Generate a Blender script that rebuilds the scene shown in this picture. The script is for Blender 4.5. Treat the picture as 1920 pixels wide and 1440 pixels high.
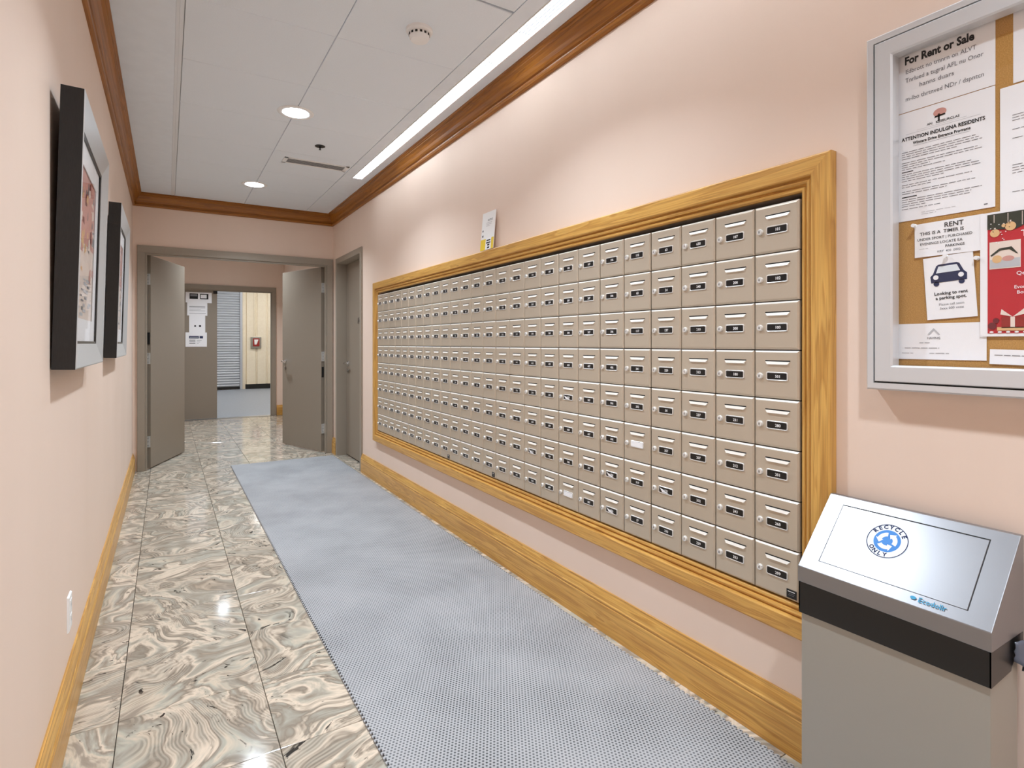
import bpy, math, random
from mathutils import Vector
random.seed(7)
R = math.radians
for _o in list(bpy.data.objects): bpy.data.objects.remove(_o)
S = bpy.context.scene
COL = S.collection

# ------------------------------------------------------------------ camera
FPX, YAW, HEIGHT = 1061.0, math.atan2(647.0, 1061.0), 1.25
cd = bpy.data.cameras.new('camera'); cam = bpy.data.objects.new('camera', cd); COL.objects.link(cam)
cam.location = (0, 0, HEIGHT); cam.rotation_euler = (R(90), 0, -YAW)
cd.sensor_fit = 'HORIZONTAL'; cd.sensor_width = 36.0; cd.lens = 36.0*FPX/1920.0
cd.shift_y = -76.0/1920.0; cd.clip_start = 0.02; cd.clip_end = 100
S.camera = cam
# ------------------------------------------------------------------ world, exposure
w = bpy.data.worlds.new('world'); S.world = w; w.use_nodes = True
w.node_tree.nodes['Background'].inputs[0].default_value = (0.9, 0.92, 1, 1)
w.node_tree.nodes['Background'].inputs[1].default_value = 0.4
vs = S.view_settings
vs.view_transform = 'Standard'; vs.look = 'None'; vs.gamma = 1.0; vs.use_curve_mapping = False
vs.exposure = 1.03
S.cycles.diffuse_bounces = 8; S.cycles.max_bounces = 12
LENS, LINEAR, STORE, LAMP = 14.0, 6.0, 21.0, 8.7      # lamp strengths (LAMP in watts): downlight lens, linear light lens, added storage strip lamps

# ------------------------------------------------------------------ dimensions
XL, XR, YE, ZC, YB = -0.285, 1.63, 6.62, 2.72, -2.6     # left/right wall, end wall, ceiling, back wall
YP = 6.71                                             # end wall far face
YV, XVR, XVL = 10.56, 1.75, -0.75                     # vestibule end wall, right, left
YS = 17.1                                             # storage room far wall

# ------------------------------------------------------------------ materials
def lin(c):
    return tuple(((v/255.0)/12.92 if v/255.0 <= 0.04045 else ((v/255.0+0.055)/1.055)**2.4) for v in c)+(1,)
MATS = {}
def mat(name, col, rough=0.5, metal=0.0, spec=0.5):
    if name in MATS: return MATS[name]
    m = bpy.data.materials.new(name); m.use_nodes = True
    b = m.node_tree.nodes['Principled BSDF']
    b.inputs['Base Color'].default_value = lin(col); b.inputs['Roughness'].default_value = rough
    b.inputs['Metallic'].default_value = metal; b.inputs['Specular IOR Level'].default_value = spec
    MATS[name] = m
    return m
class NT:
    def __init__(s, m): s.m = m; s.t = m.node_tree; s.b = s.t.nodes['Principled BSDF']
    def n(s, typ, **kw):
        o = s.t.nodes.new(typ)
        for k, v in kw.items():
            if k in o.inputs: o.inputs[k].default_value = v
            else: setattr(o, k, v)
        return o
    def l(s, a, b): s.t.links.new(a, b)
    def math(s, op, a, b=None, c=None):
        o = s.t.nodes.new('ShaderNodeMath'); o.operation = op
        for i, v in enumerate((a, b, c)):
            if v is None: continue
            if hasattr(v, 'node'): s.l(v, o.inputs[i])
            else: o.inputs[i].default_value = v
        return o.outputs[0]
    def ramp(s, fac, stops, interp='LINEAR'):
        r = s.t.nodes.new('ShaderNodeValToRGB'); e = r.color_ramp; e.interpolation = interp
        while len(e.elements) < len(stops): e.elements.new(0.5)
        for el, (p, c) in zip(e.elements, stops): el.position = p; el.color = lin(c) if max(c) > 1 else tuple(c)+(1,)
        s.l(fac, r.inputs[0]); return r.outputs[0]
    def mix(s, f, a, b, typ='MIX'):
        o = s.t.nodes.new('ShaderNodeMix'); o.data_type = 'RGBA'; o.blend_type = typ
        for i, v in ((0, f), (6, a), (7, b)):
            if hasattr(v, 'node'): s.l(v, o.inputs[i])
            else: o.inputs[i].default_value = v if i == 0 else lin(v)
        return o.outputs[2]
    def bump(s, h, st, dist=0.002):
        o = s.n('ShaderNodeBump'); o.inputs['Strength'].default_value = st; o.inputs['Distance'].default_value = dist
        s.l(h, o.inputs['Height']); s.l(o.outputs[0], s.b.inputs['Normal'])
    def coords(s, scale=(1, 1, 1), rot=(0, 0, 0), kind='Object'):
        tc = s.n('ShaderNodeTexCoord'); mp = s.n('ShaderNodeMapping')
        mp.inputs['Scale'].default_value = scale; mp.inputs['Rotation'].default_value = rot
        s.l(tc.outputs[kind], mp.inputs['Vector']); return mp.outputs[0]
    def noise(s, vec, scale, detail=3, rough=0.5, dist=0.0):
        o = s.n('ShaderNodeTexNoise'); o.inputs['Scale'].default_value = scale; o.inputs['Detail'].default_value = detail
        o.inputs['Roughness'].default_value = rough; o.inputs['Distortion'].default_value = dist
        s.l(vec, o.inputs['Vector']); return o

def wall_mat():
    m = mat('peach_vinyl', (224, 196, 178), 0.6, 0, 0.3); t = NT(m)
    a = t.noise(t.coords((1, 1, 0.25)), 2.2, 4); f = t.noise(t.coords((1, 1, 0.25)), 260, 2)
    c = t.ramp(a.outputs[0], [(0.3, (230, 209, 193)), (0.7, (234, 213, 198))])
    t.l(c, t.b.inputs['Base Color']); t.bump(f.outputs[0], 0.12, 0.001)
    return m
def wood_mat(name, axis, lo, hi):
    m = mat(name, hi, 0.34, 0, 0.5); t = NT(m)
    sc = [26, 26, 26]; sc[axis] = 1.3
    fi = [260, 260, 260]; fi[axis] = 5
    v = t.coords(sc); n1 = t.noise(v, 1.0, 3, 0.55, 0.8)
    rings = t.math('FRACT', t.math('MULTIPLY', n1.outputs[0], 5.0))
    n2 = t.noise(t.coords(fi), 1.0, 2)
    mid = tuple(int((a+b)/2) for a, b in zip(lo, hi))
    c1 = t.ramp(rings, [(0.0, hi), (0.55, mid), (0.82, lo), (1.0, hi)])
    c2 = t.ramp(n2.outputs[0], [(0.35, tuple(int(v*0.86) for v in hi)), (0.6, hi)])
    c = t.mix(0.5, c1, c2); t.l(c, t.b.inputs['Base Color'])
    t.bump(n2.outputs[0], 0.1, 0.0008)
    return m
def marble_mat():
    m = mat('swirled_marble', (190, 180, 168), 0.09, 0, 0.5); t = NT(m)
    tc = t.n('ShaderNodeTexCoord'); oi = t.n('ShaderNodeObjectInfo'); mp = t.n('ShaderNodeMapping')
    comb = t.n('ShaderNodeCombineXYZ')
    for i, k in enumerate((37.0, 91.0, 53.0)): t.l(t.math('MULTIPLY', oi.outputs['Random'], k), comb.inputs[i])
    rz = t.n('ShaderNodeCombineXYZ')
    t.l(t.math('MULTIPLY', t.math('FRACT', t.math('MULTIPLY', oi.outputs['Random'], 17.3)), 3.1), rz.inputs[2])
    t.l(tc.outputs['Object'], mp.inputs['Vector']); t.l(comb.outputs[0], mp.inputs['Location']); t.l(rz.outputs[0], mp.inputs['Rotation'])
    v = mp.outputs[0]
    wn = t.noise(v, 2.2, 2, 0.45)
    wv = t.n('ShaderNodeVectorMath', operation='MULTIPLY_ADD'); t.l(wn.outputs['Color'], wv.inputs[0])
    wv.inputs[1].default_value = (0.75, 0.75, 0.75); t.l(v, wv.inputs[2])
    wv2 = wv.outputs[0]
    st = t.n('ShaderNodeMapping'); st.inputs['Scale'].default_value = (1.0, 0.22, 1.0); t.l(wv2, st.inputs['Vector'])
    bands = t.noise(st.outputs[0], 6.0, 5, 0.55, 0.3)
    col = t.ramp(bands.outputs[0], [(0.20, (118, 108, 96)), (0.34, (158, 147, 133)), (0.39, (208, 194, 174)), (0.44, (176, 173, 160)),
                                    (0.50, (142, 131, 117)), (0.545, (222, 206, 186)), (0.60, (172, 166, 152)), (0.66, (146, 134, 119)), (0.74, (218, 200, 178))])
    fine = t.n('ShaderNodeTexWave'); fine.inputs['Scale'].default_value = 22; fine.inputs['Distortion'].default_value = 2.5
    fine.inputs['Detail'].default_value = 2; t.l(wv2, fine.inputs['Vector'])
    msk = t.noise(v, 4.0, 1)
    fm = t.math('MULTIPLY', t.ramp(msk.outputs[0], [(0.48, (0, 0, 0)), (0.56, (1, 1, 1))]), 0.42)
    fc = t.ramp(fine.outputs[0], [(0.2, (124, 113, 100)), (0.8, (190, 177, 160))])
    c2 = t.mix(fm, col, fc)
    fl = t.n('ShaderNodeMapping'); fl.inputs['Scale'].default_value = (1.0, 0.30, 1.0); t.l(wv2, fl.inputs['Vector'])
    flk = t.noise(fl.outputs[0], 30.0, 3, 0.6, 0.6); fl2 = t.noise(wv2, 6.0, 1)
    ff = t.math('MULTIPLY', t.ramp(flk.outputs[0], [(0.63, (0, 0, 0)), (0.66, (1, 1, 1))]), t.ramp(fl2.outputs[0], [(0.46, (0, 0, 0)), (0.58, (1, 1, 1))]))
    c3 = t.mix(ff, c2, (52, 48, 44)); t.l(c3, t.b.inputs['Base Color'])
    return m
def mat_mat():
    m = mat('grey_scraper_vinyl', (138, 143, 152), 0.7, 0, 0.3); t = NT(m)
    v = t.coords(); sx = t.n('ShaderNodeSeparateXYZ'); t.l(v, sx.inputs[0])
    p = 0.0125
    def dots(ox, oy):
        a = t.math('SUBTRACT', t.math('FRACT', t.math('ADD', t.math('DIVIDE', sx.outputs[0], p), ox)), 0.5)
        b = t.math('SUBTRACT', t.math('FRACT', t.math('ADD', t.math('DIVIDE', sx.outputs[1], p*1.732), oy)), 0.5)
        b = t.math('MULTIPLY', b, 1.732)
        return t.math('SQRT', t.math('ADD', t.math('MULTIPLY', a, a), t.math('MULTIPLY', b, b)))
    d = t.math('MINIMUM', dots(0, 0), dots(0.5, 0.5))
    wear = t.noise(v, 2.6, 4, 0.55); grit = t.noise(v, 900, 1)
    base = t.ramp(wear.outputs[0], [(0.32, (163, 164, 166)), (0.52, (170, 171, 173)), (0.7, (176, 176, 178))])
    hole = t.ramp(wear.outputs[0], [(0.34, (68, 70, 74)), (0.62, (112, 113, 117))])
    mask = t.ramp(d, [(0.22, (1, 1, 1)), (0.33, (0, 0, 0))])
    c = t.mix(mask, base, hole)
    c = t.mix(t.ramp(grit.outputs[0], [(0.76, (0, 0, 0)), (0.80, (1, 1, 1))]), c, (205, 207, 210))
    t.l(c, t.b.inputs['Base Color']); t.bump(t.math('MINIMUM', d, 0.33), 0.6, 0.004)
    return m
def metal_mat(name, col, rough, metal, axis=None, st=0.05):
    m = mat(name, col, rough, metal); t = NT(m)
    sc = [900, 900, 900]
    if axis is not None: sc[axis] = 12
    n = t.noise(t.coords(sc), 1.0, 2)
    r = t.math('ADD', t.math('MULTIPLY', n.outputs[0], 0.10), rough-0.05); t.l(r, t.b.inputs['Roughness'])
    t.bump(n.outputs[0], st, 0.0006)
    return m
def noise_mat(name, c1, c2, rough, scale=60, st=0.1, metal=0, aniso=(1, 1, 1), spec=0.5):
    m = mat(name, c1, rough, metal, spec); t = NT(m)
    n = t.noise(t.coords(aniso), scale, 3)
    t.l(t.ramp(n.outputs[0], [(0.35, c1), (0.65, c2)]), t.b.inputs['Base Color'])
    if st: t.bump(n.outputs[0], st, 0.001)
    return m
def emit_mat(name, col, strength):
    m = mat(name, (255, 255, 255), 0.4); b = m.node_tree.nodes['Principled BSDF']
    b.inputs['Emission Color'].default_value = tuple(col)+(1,); b.inputs['Emission Strength'].default_value = strength
    return m
def glass_mat():
    m = bpy.data.materials.new('clear_pane'); m.use_nodes = True; t = m.node_tree; t.nodes.clear()
    o = t.nodes.new('ShaderNodeOutputMaterial'); mx = t.nodes.new('ShaderNodeMixShader'); tr = t.nodes.new('ShaderNodeBsdfTransparent')
    gl = t.nodes.new('ShaderNodeBsdfGlossy'); lw = t.nodes.new('ShaderNodeLayerWeight'); pw = t.nodes.new('ShaderNodeMath'); ma = t.nodes.new('ShaderNodeMath')
    lw.inputs['Blend'].default_value = 0.5; gl.inputs['Roughness'].default_value = 0.02
    pw.operation = 'POWER'; pw.inputs[1].default_value = 5.0; ma.operation = 'MULTIPLY_ADD'; ma.inputs[1].default_value = 0.30; ma.inputs[2].default_value = 0.02
    t.links.new(lw.outputs['Facing'], pw.inputs[0]); t.links.new(pw.outputs[0], ma.inputs[0])
    t.links.new(ma.outputs[0], mx.inputs[0]); t.links.new(tr.outputs[0], mx.inputs[1]); t.links.new(gl.outputs[0], mx.inputs[2])
    t.links.new(mx.outputs[0], o.inputs[0]); return m
M = dict(
    wall=wall_mat(), ceil=noise_mat('ceiling_panel_white', (228, 236, 244), (232, 240, 248), 0.8, 240, 0.15),
    gyp=noise_mat('painted_gypsum', (228, 236, 244), (231, 239, 247), 0.75, 12, 0), grid=mat('ceiling_tee', (226, 230, 234), 0.6),
    dark=mat('dark_gap', (24, 23, 22), 0.7), marble=marble_mat(), grout=mat('grout', (112, 106, 98), 0.8),
    woodY=wood_mat('honey_oak_y', 1, (160, 102, 34), (220, 172, 92)), woodX=wood_mat('honey_oak_x', 0, (160, 102, 34), (220, 172, 92)),
    woodZ=wood_mat('honey_oak_z', 2, (160, 102, 34), (220, 172, 92)),
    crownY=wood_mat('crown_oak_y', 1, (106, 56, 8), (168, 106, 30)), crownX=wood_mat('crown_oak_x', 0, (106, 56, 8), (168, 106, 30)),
    taupe=noise_mat('taupe_paint', (140, 129, 115), (144, 133, 119), 0.42, 300, 0.06), taupef=noise_mat('taupe_frame_paint', (150, 140, 126), (153, 143, 129), 0.38, 300, 0.04),
    box=metal_mat('champagne_aluminium', (198, 186, 168), 0.36, 0.38, 1), boxd=mat('mailbox_body_dark', (44, 41, 38), 0.5, 0.4),
    lip=mat('lip_and_bevel_highlight', (244, 240, 232), 0.35, 0.1), rim=mat('bright_rim', (232, 231, 228), 0.25, 0.4),
    chrome=mat('chrome', (226, 226, 226), 0.16, 1.0), steel=metal_mat('satin_steel', (170, 168, 164), 0.3, 0.9),
    black=mat('black_plastic', (14, 14, 15), 0.3), white=mat('white_paint', (240, 240, 240), 0.4), paper=mat('paper_white', (243, 243, 245), 0.8),
    digit=mat('number_white', (245, 245, 245), 0.5), mat=mat_mat(),
    alu=metal_mat('satin_aluminium', (214, 215, 217), 0.36, 0.35, 2, 0.02), cork=noise_mat('tan_cork', (176, 130, 66), (196, 150, 84), 0.85, 420, 0.3),
    lid=metal_mat('brushed_stainless', (146, 146, 149), 0.34, 0.8, 1, 0.05), binb=metal_mat('grey_enamel', (166, 162, 152), 0.42, 0.3),
    liner=mat('black_liner', (20, 19, 20), 0.28), bag=mat('grey_bag_film', (92, 98, 112), 0.25),
    fblack=noise_mat('black_frame_wood', (22, 22, 23), (30, 30, 31), 0.45, 80, 0.05, 0, (8, 8, 0.6)), fsilver=metal_mat('silver_frame_lacquer', (200, 203, 205), 0.35, 0.25, 2, 0.02),
    ink=mat('black_ink', (18, 18, 20), 0.7), grey=mat('grey_ink', (120, 120, 124), 0.7), lgrey=mat('pale_grey_ink', (188, 189, 193), 0.7),
    navy=mat('navy_ink', (24, 36, 78), 0.7), blue=mat('blue_ink', (38, 120, 196), 0.5), red=mat('red_ink', (190, 28, 42), 0.55),
    dgreen=mat('dark_green_ink', (44, 48, 34), 0.6), gold=mat('gold_ink', (222, 180, 128), 0.6), pink=mat('pink_ink', (206, 150, 140), 0.6),
    cream=mat('cream_ink', (232, 216, 204), 0.6), yellow=mat('yellow_ink', (232, 200, 40), 0.5), maroon=mat('maroon_ink', (110, 24, 34), 0.6),
    teal=mat('teal_ink', (40, 140, 180), 0.5), pale=mat('sticker_pale', (226, 234, 240), 0.4),
    glass=glass_mat(), lens=emit_mat('downlight_lens', (0.87, 0.985, 1.10), LENS), tube=emit_mat('linear_lens', (0.90, 0.99, 1.06), LINEAR),
    strip=emit_mat('storage_lens', (1, 0.98, 0.95), STORE), sfloor=noise_mat('storage_epoxy', (140, 146, 156), (150, 156, 165), 0.5, 30, 0.04),
    creamw=noise_mat('cream_painted_block', (232, 219, 196), (236, 224, 202), 0.7, 20, 0.04), slat=mat('shutter_grey', (186, 190, 198), 0.45, 0.2),
    redp=mat('alarm_red', (150, 34, 30), 0.4), vent=mat('vent_grey', (206, 207, 208), 0.55), ventd=mat('vent_shadow', (120, 120, 122), 0.7), fin=mat('louvre_grey', (84, 85, 87), 0.5, 0.2),
)

# ------------------------------------------------------------------ geometry helpers
ORG = {}
class MB:
    def __init__(s): s.v, s.f, s.m, s.mats = [], [], [], []
    def mi(s, m):
        if m not in s.mats: s.mats.append(m)
        return s.mats.index(m)
    def add(s, vs, fs, m):
        k = len(s.v); s.v += [tuple(p) for p in vs]; i = s.mi(m)
        for f in fs: s.f.append(tuple(k+j for j in f)); s.m.append(i)
        return s
    def box(s, x0, x1, y0, y1, z0, z1, m):
        x0, x1 = min(x0, x1), max(x0, x1); y0, y1 = min(y0, y1), max(y0, y1); z0, z1 = min(z0, z1), max(z0, z1)
        return s.loft([[(x0, y0, z0), (x1, y0, z0), (x1, y1, z0), (x0, y1, z0)], [(x0, y0, z1), (x1, y0, z1), (x1, y1, z1), (x0, y1, z1)]], m)
    def loft(s, loops, m, caps=True):
        n = len(loops[0]); vs = [p for L in loops for p in L]; fs = []
        for k in range(len(loops)-1):
            for i in range(n):
                j = (i+1) % n; fs.append((k*n+i, k*n+j, (k+1)*n+j, (k+1)*n+i))
        if caps: fs.append(tuple(range(n-1, -1, -1))); fs.append(tuple(range((len(loops)-1)*n, len(loops)*n)))
        return s.add(vs, fs, m)
    def lathe(s, c, axis, prof, m, n=24):
        ax = Vector(axis).normalized(); u = ax.orthogonal().normalized(); w = ax.cross(u); c = Vector(c)
        return s.loft([[tuple(c+ax*h+(u*math.cos(2*math.pi*i/n)+w*math.sin(2*math.pi*i/n))*max(r, 1e-4)) for i in range(n)] for r, h in prof], m)
    def tube(s, pts, r, m, n=8):
        P = [Vector(p) for p in pts]; loops = []
        for i, p in enumerate(P):
            d = (P[min(i+1, len(P)-1)]-P[max(i-1, 0)]).normalized(); u = d.orthogonal().normalized(); w = d.cross(u)
            loops.append([tuple(p+(u*math.cos(2*math.pi*k/n)+w*math.sin(2*math.pi*k/n))*r) for k in range(n)])
        return s.loft(loops, m)
    def flat(s, fn, vs, fs, m):                     # planar shape through a mapping (a, b) -> xyz
        return s.add([fn(a, b) for a, b in vs], fs, m)
    def rect(s, fn, a0, b0, a1, b1, m): return s.flat(fn, [(a0, b0), (a1, b0), (a1, b1), (a0, b1)], [(0, 1, 2, 3)], m)
    def disc(s, fn, a, b, r, m, n=20, r2=None, a0=0, a1=2*math.pi):
        r2 = r2 or r; vs = [(a+r*math.cos(a0+(a1-a0)*i/n), b+r2*math.sin(a0+(a1-a0)*i/n)) for i in range(n)]
        return s.flat(fn, vs, [tuple(range(n))], m)
    def ring(s, fn, a, b, r0, r1, m, n=36, a0=0, a1=2*math.pi):
        k = n+1; vs = [(a+r*math.cos(a0+(a1-a0)*i/n), b+r*math.sin(a0+(a1-a0)*i/n)) for r in (r0, r1) for i in range(k)]
        return s.flat(fn, vs, [(i, i+k, i+k+1, i+1) for i in range(n)], m)
    def text(s, fn, txt, a, b, size, m, bold=0.0, align='LEFT', rot=0.0, sx=1.0):
        vs, fs = text_shape(txt, bold, align); cr, sr = math.cos(rot), math.sin(rot)
        return s.flat(fn, [(a+(x*sx*cr-y*sr)*size, b+(x*sx*sr+y*cr)*size) for x, y in vs], fs, m)
    def sheet(s, fn3, a0, b0, a1, b1, th, m, nx=6, nz=6, curl=0.0):   # a paper sheet with thickness and a little curl; fn3(a,b,off)
        def off(i, j): return curl*((abs(2*i/nx-1))**3*0.6+(abs(2*j/nz-1))**3*0.5)
        vs = []
        for t in (0, th):
            for j in range(nz+1):
                for i in range(nx+1): vs.append(fn3(a0+(a1-a0)*i/nx, b0+(b1-b0)*j/nz, off(i, j)+t))
        k = (nx+1)*(nz+1); q = lambda i, j, t: t*k+j*(nx+1)+i; fs = []
        for j in range(nz):
            for i in range(nx):
                fs.append((q(i, j, 1), q(i+1, j, 1), q(i+1, j+1, 1), q(i, j+1, 1))); fs.append((q(i, j, 0), q(i, j+1, 0), q(i+1, j+1, 0), q(i+1, j, 0)))
        for i in range(nx): fs.append((q(i, 0, 0), q(i+1, 0, 0), q(i+1, 0, 1), q(i, 0, 1))); fs.append((q(i+1, nz, 0), q(i, nz, 0), q(i, nz, 1), q(i+1, nz, 1)))
        for j in range(nz): fs.append((q(0, j+1, 0), q(0, j, 0), q(0, j, 1), q(0, j+1, 1))); fs.append((q(nx, j, 0), q(nx, j+1, 0), q(nx, j+1, 1), q(nx, j, 1)))
        return s.add(vs, fs, m)
    def mesh(s, name, o=(0, 0, 0)):
        me = bpy.data.meshes.new(name); me.from_pydata([(p[0]-o[0], p[1]-o[1], p[2]-o[2]) for p in s.v], [], s.f)
        for m in s.mats: me.materials.append(m)
        me.polygons.foreach_set('material_index', s.m); me.update(); return me
    def build(s, name, parent=None, smooth=False, bevel=0.0):
        xs = list(zip(*s.v)); o = ((min(xs[0])+max(xs[0]))/2, (min(xs[1])+max(xs[1]))/2, min(xs[2]))
        ob = bpy.data.objects.new(name, s.mesh(name, o)); COL.objects.link(ob); ORG[ob.name] = o
        p = ORG[parent.name] if parent else (0, 0, 0)
        ob.location = tuple(a-b for a, b in zip(o, p))
        if parent: ob.parent = parent
        if smooth: smooth_mesh(ob.data)
        if bevel:
            md = ob.modifiers.new('bevel', 'BEVEL'); md.width = bevel; md.segments = 2; md.limit_method = 'ANGLE'
        return ob
def smooth_mesh(me, ang=40):
    me.polygons.foreach_set('use_smooth', [True]*len(me.polygons)); me.set_sharp_from_angle(angle=R(ang))
TXT = {}
def text_shape(txt, bold=0.0, align='LEFT'):
    k = (txt, bold, align)
    if k not in TXT:
        c = bpy.data.curves.new('t', 'FONT'); c.body = txt; c.align_x = align; c.fill_mode = 'FRONT'; c.resolution_u = 2; c.offset = bold
        o = bpy.data.objects.new('t', c); me = o.to_mesh()
        TXT[k] = ([(v.co.x, v.co.y) for v in me.vertices], [tuple(p.vertices) for p in me.polygons])
        o.to_mesh_clear(); bpy.data.objects.remove(o); bpy.data.curves.remove(c)
    return TXT[k]
def thing(name, label, cat, loc, group=None, kind=None, local=False, rot=None):
    o = bpy.data.objects.new(name, None); COL.objects.link(o); o.location = loc; o.empty_display_size = 0.05
    ORG[o.name] = (0, 0, 0) if local else tuple(loc)
    if rot: o.rotation_euler = rot
    return tag(o, label, cat, group, kind)
def tag(o, label, cat, group=None, kind=None):
    o['label'] = label; o['category'] = cat
    if group: o['group'] = group
    if kind: o['kind'] = kind
    return o
def struct(o, label, cat): return tag(o, label, cat, None, 'structure')
def facing_right_wall(x, y0, z0): return lambda a, b, t=0.0: (x-t, y0-a, z0+b)     # seen from the corridor, a runs to the viewer's right
def facing_left_wall(x, y0, z0): return lambda a, b, t=0.0: (x+t, y0+a, z0+b)
def facing_end_wall(x0, y, z0): return lambda a, b, t=0.0: (x0+a, y-t, z0+b)
def f2(fn, t): return lambda a, b: fn(a, b, t)
def shared(name, me, parent, loc):
    o = bpy.data.objects.new(name, me); COL.objects.link(o); o.parent = parent; o.location = loc; return o

# ================================================================== SETTING
# floor slab and marble tiles
fl = struct(MB().box(XL-0.6, XVR+0.15, YB, YV+0.06, -0.14, -0.013, M['grout']).build('floor'), 'polished swirled grey and cream marble tile floor of the mail corridor', 'floor')
PX, PY, X0, Y0 = 0.437, 0.412, -0.574, 1.862-0.412*10
tm = MB(); g = 0.0011; b_ = 0.0012
def lp(i, z): return [(i, i, z), (PX-i, i, z), (PX-i, PY-i, z), (i, PY-i, z)]
tm.loft([lp(g, -0.013), lp(g, -b_), lp(g+b_, 0.0)], M['marble']); tile_me = tm.mesh('floor_tile', (PX/2, PY/2, 0))
for j in range(40):
    for i in range(6):
        x, y = X0+PX*i, Y0+PY*j
        if y > YV-0.1 or (y < YP-0.2 and x > XR): continue
        shared('floor_tile', tile_me, fl, (x+PX/2-ORG[fl.name][0], y+PY/2-ORG[fl.name][1], 0-ORG[fl.name][2]))
# right wall with a niche for the mailboxes and the opening of the side door
NY0, NY1, NZ0, NZ1 = 0.990, 4.965, 0.462, 1.706
DY0, DY1, DZ = 5.52, 6.40, 2.14
wr = MB(); T = 0.42
for y0, y1, z0, z1 in ((YB, NY0, 0, ZC), (NY0, NY1, 0, NZ0), (NY0, NY1, NZ1, ZC), (NY1, DY0, 0, ZC), (DY0, DY1, DZ, ZC), (DY1, YE, 0, ZC)):
    wr.box(XR, XR+T, y0, y1, z0, z1, M['wall'])
wr.box(XR+T, XR+T+0.05, YB, YE, 0, ZC, M['wall'])
struct(wr.build('wall_right'), 'peach vinyl covered wall holding the mailboxes', 'wall')
struct(MB().box(XL-0.12, XL, YB, YE, 0, ZC, M['wall']).build('wall_left'), 'peach vinyl covered wall with the two framed pictures', 'wall')
struct(MB().box(XL-0.12, XR+T, YB-0.12, YB, 0, ZC, M['wall']).build('wall_back'), 'peach wall closing the corridor behind the viewer', 'wall')
OX0, OX1, OZ = -0.185, 1.56, 2.14                      # double door opening
we = MB()
for x0, x1, z0, z1 in ((XVL-0.1, OX0, 0, ZC), (OX1, XVR+0.1, 0, ZC), (OX0, OX1, OZ, ZC)): we.box(x0, x1, YE, YP, z0, z1, M['wall'])
struct(we.build('wall_end'), 'peach wall around the open double doors', 'wall')
# vestibule
PX0, PX1 = -0.17, 1.555
wv = MB()
for x0, x1, z0, z1 in ((XVL-0.1, PX0, 0, ZC), (PX1, XVR+0.1, 0, ZC), (PX0, PX1, OZ, ZC)): wv.box(x0, x1, YV, YV+0.1, z0, z1, M['wall'])
struct(wv.build('wall_vestibule_end'), 'peach wall around the second doorway', 'wall')
struct(MB().box(XVR, XVR+0.1, YP, YV, 0, ZC, M['wall']).build('wall_vestibule_right'), 'peach side wall of the vestibule behind the open door', 'wall')
struct(MB().box(XVL-0.1, XVL, YP, YV, 0, ZC, M['wall']).build('wall_vestibule_left'), 'peach side wall hidden behind the open door', 'wall')
struct(MB().box(XVL-0.1, XVR+0.1, YP, YV+0.1, ZC, ZC+0.1, M['gyp']).build('ceiling.001'), 'white ceiling of the vestibule', 'ceiling')
# storage room beyond
struct(MB().box(PX0, PX1, YV-0.06, YV+0.10, -0.012, 0.004, M['steel']).build('trim_7'), 'flat metal threshold under the second doorway', 'threshold')
struct(MB().box(-3.0, 5.0, YV+0.06, YS, -0.14, 0.0, M['sfloor']).build('floor.001'), 'grey painted floor of the storage room', 'floor')
ws = MB().box(-3.0, 5.0, YS, YS+0.1, 0, 3.1, M['creamw']); wso = struct(ws.build('wall_storage_end'), 'cream ribbed wall of the storage room', 'wall')
for i in range(8):
    x = 1.86+0.27*i
    MB().loft([[(x, YS, 0.13), (x+0.25, YS, 0.13), (x+0.232, YS-0.03, 0.13), (x+0.018, YS-0.03, 0.13)], [(x, YS, 3.05), (x+0.25, YS, 3.05), (x+0.232, YS-0.03, 3.05), (x+0.018, YS-0.03, 3.05)]], M['creamw']).build('wall_panel', wso)
struct(MB().box(1.84, 5.0, YS-0.06, YS, 0, 0.13, M['dark']).build('baseboard_storage'), 'black base along the cream storage room wall', 'baseboard')
struct(MB().box(-3.1, -3.0, YV+0.1, YS, 0, 3.1, M['creamw']).build('wall_storage_left'), 'cream side wall of the storage room on the shutter side', 'wall')
struct(MB().box(5.0, 5.1, YV+0.1, YS, 0, 3.1, M['creamw']).build('wall_storage_right'), 'cream side wall of the storage room on the alarm side', 'wall')
wn = MB()
for x0, x1, z0, z1 in ((-3.1, PX0, 0, 3.1), (PX1, 5.1, 0, 3.1), (PX0, PX1, OZ, 3.1)): wn.box(x0, x1, YV+0.1, YV+0.16, z0, z1, M['creamw'])
struct(wn.build('wall_storage_near'), 'storage room face of the second doorway wall', 'wall')
struct(MB().box(-3.1, 5.1, YV+0.1, YS+0.1, 3.1, 3.2, M['gyp']).build('ceiling.002'), 'white ceiling of the storage room', 'ceiling')
# corridor ceiling: slab, gypsum margins, tee and panels
ce = struct(MB().box(XL-0.12, XR+T, YB, YE, ZC+0.02, ZC+0.12, M['dark']).build('ceiling'), 'white panelled ceiling of the mail corridor', 'ceiling')
CX0, CX1, CX2, LX0, LX1, LY1 = 0.067, 0.695, 1.318, 1.408, 1.488, 5.02
MB().box(XL, 0.034, YB, YE, ZC, ZC+0.02, M['gyp']).build('plain_margin', ce)
MB().box(0.0345, 0.049, YB, YE, ZC-0.001, ZC+0.02, M['grid']).box(0.0495, 0.0662, YB, YE, ZC+0.0015, ZC+0.02, M['grid']).build('tee_strip', ce)
mg = MB()
for x0, x1, y0, y1 in ((CX2+0.002, LX0-0.008, YB, YE), (LX1+0.008, XR, YB, YE), (LX0-0.008, LX1+0.008, LY1+0.008, YE)): mg.box(x0, x1, y0, y1, ZC, ZC+0.02, M['gyp'])
mg.build('light_margin', ce)
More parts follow.
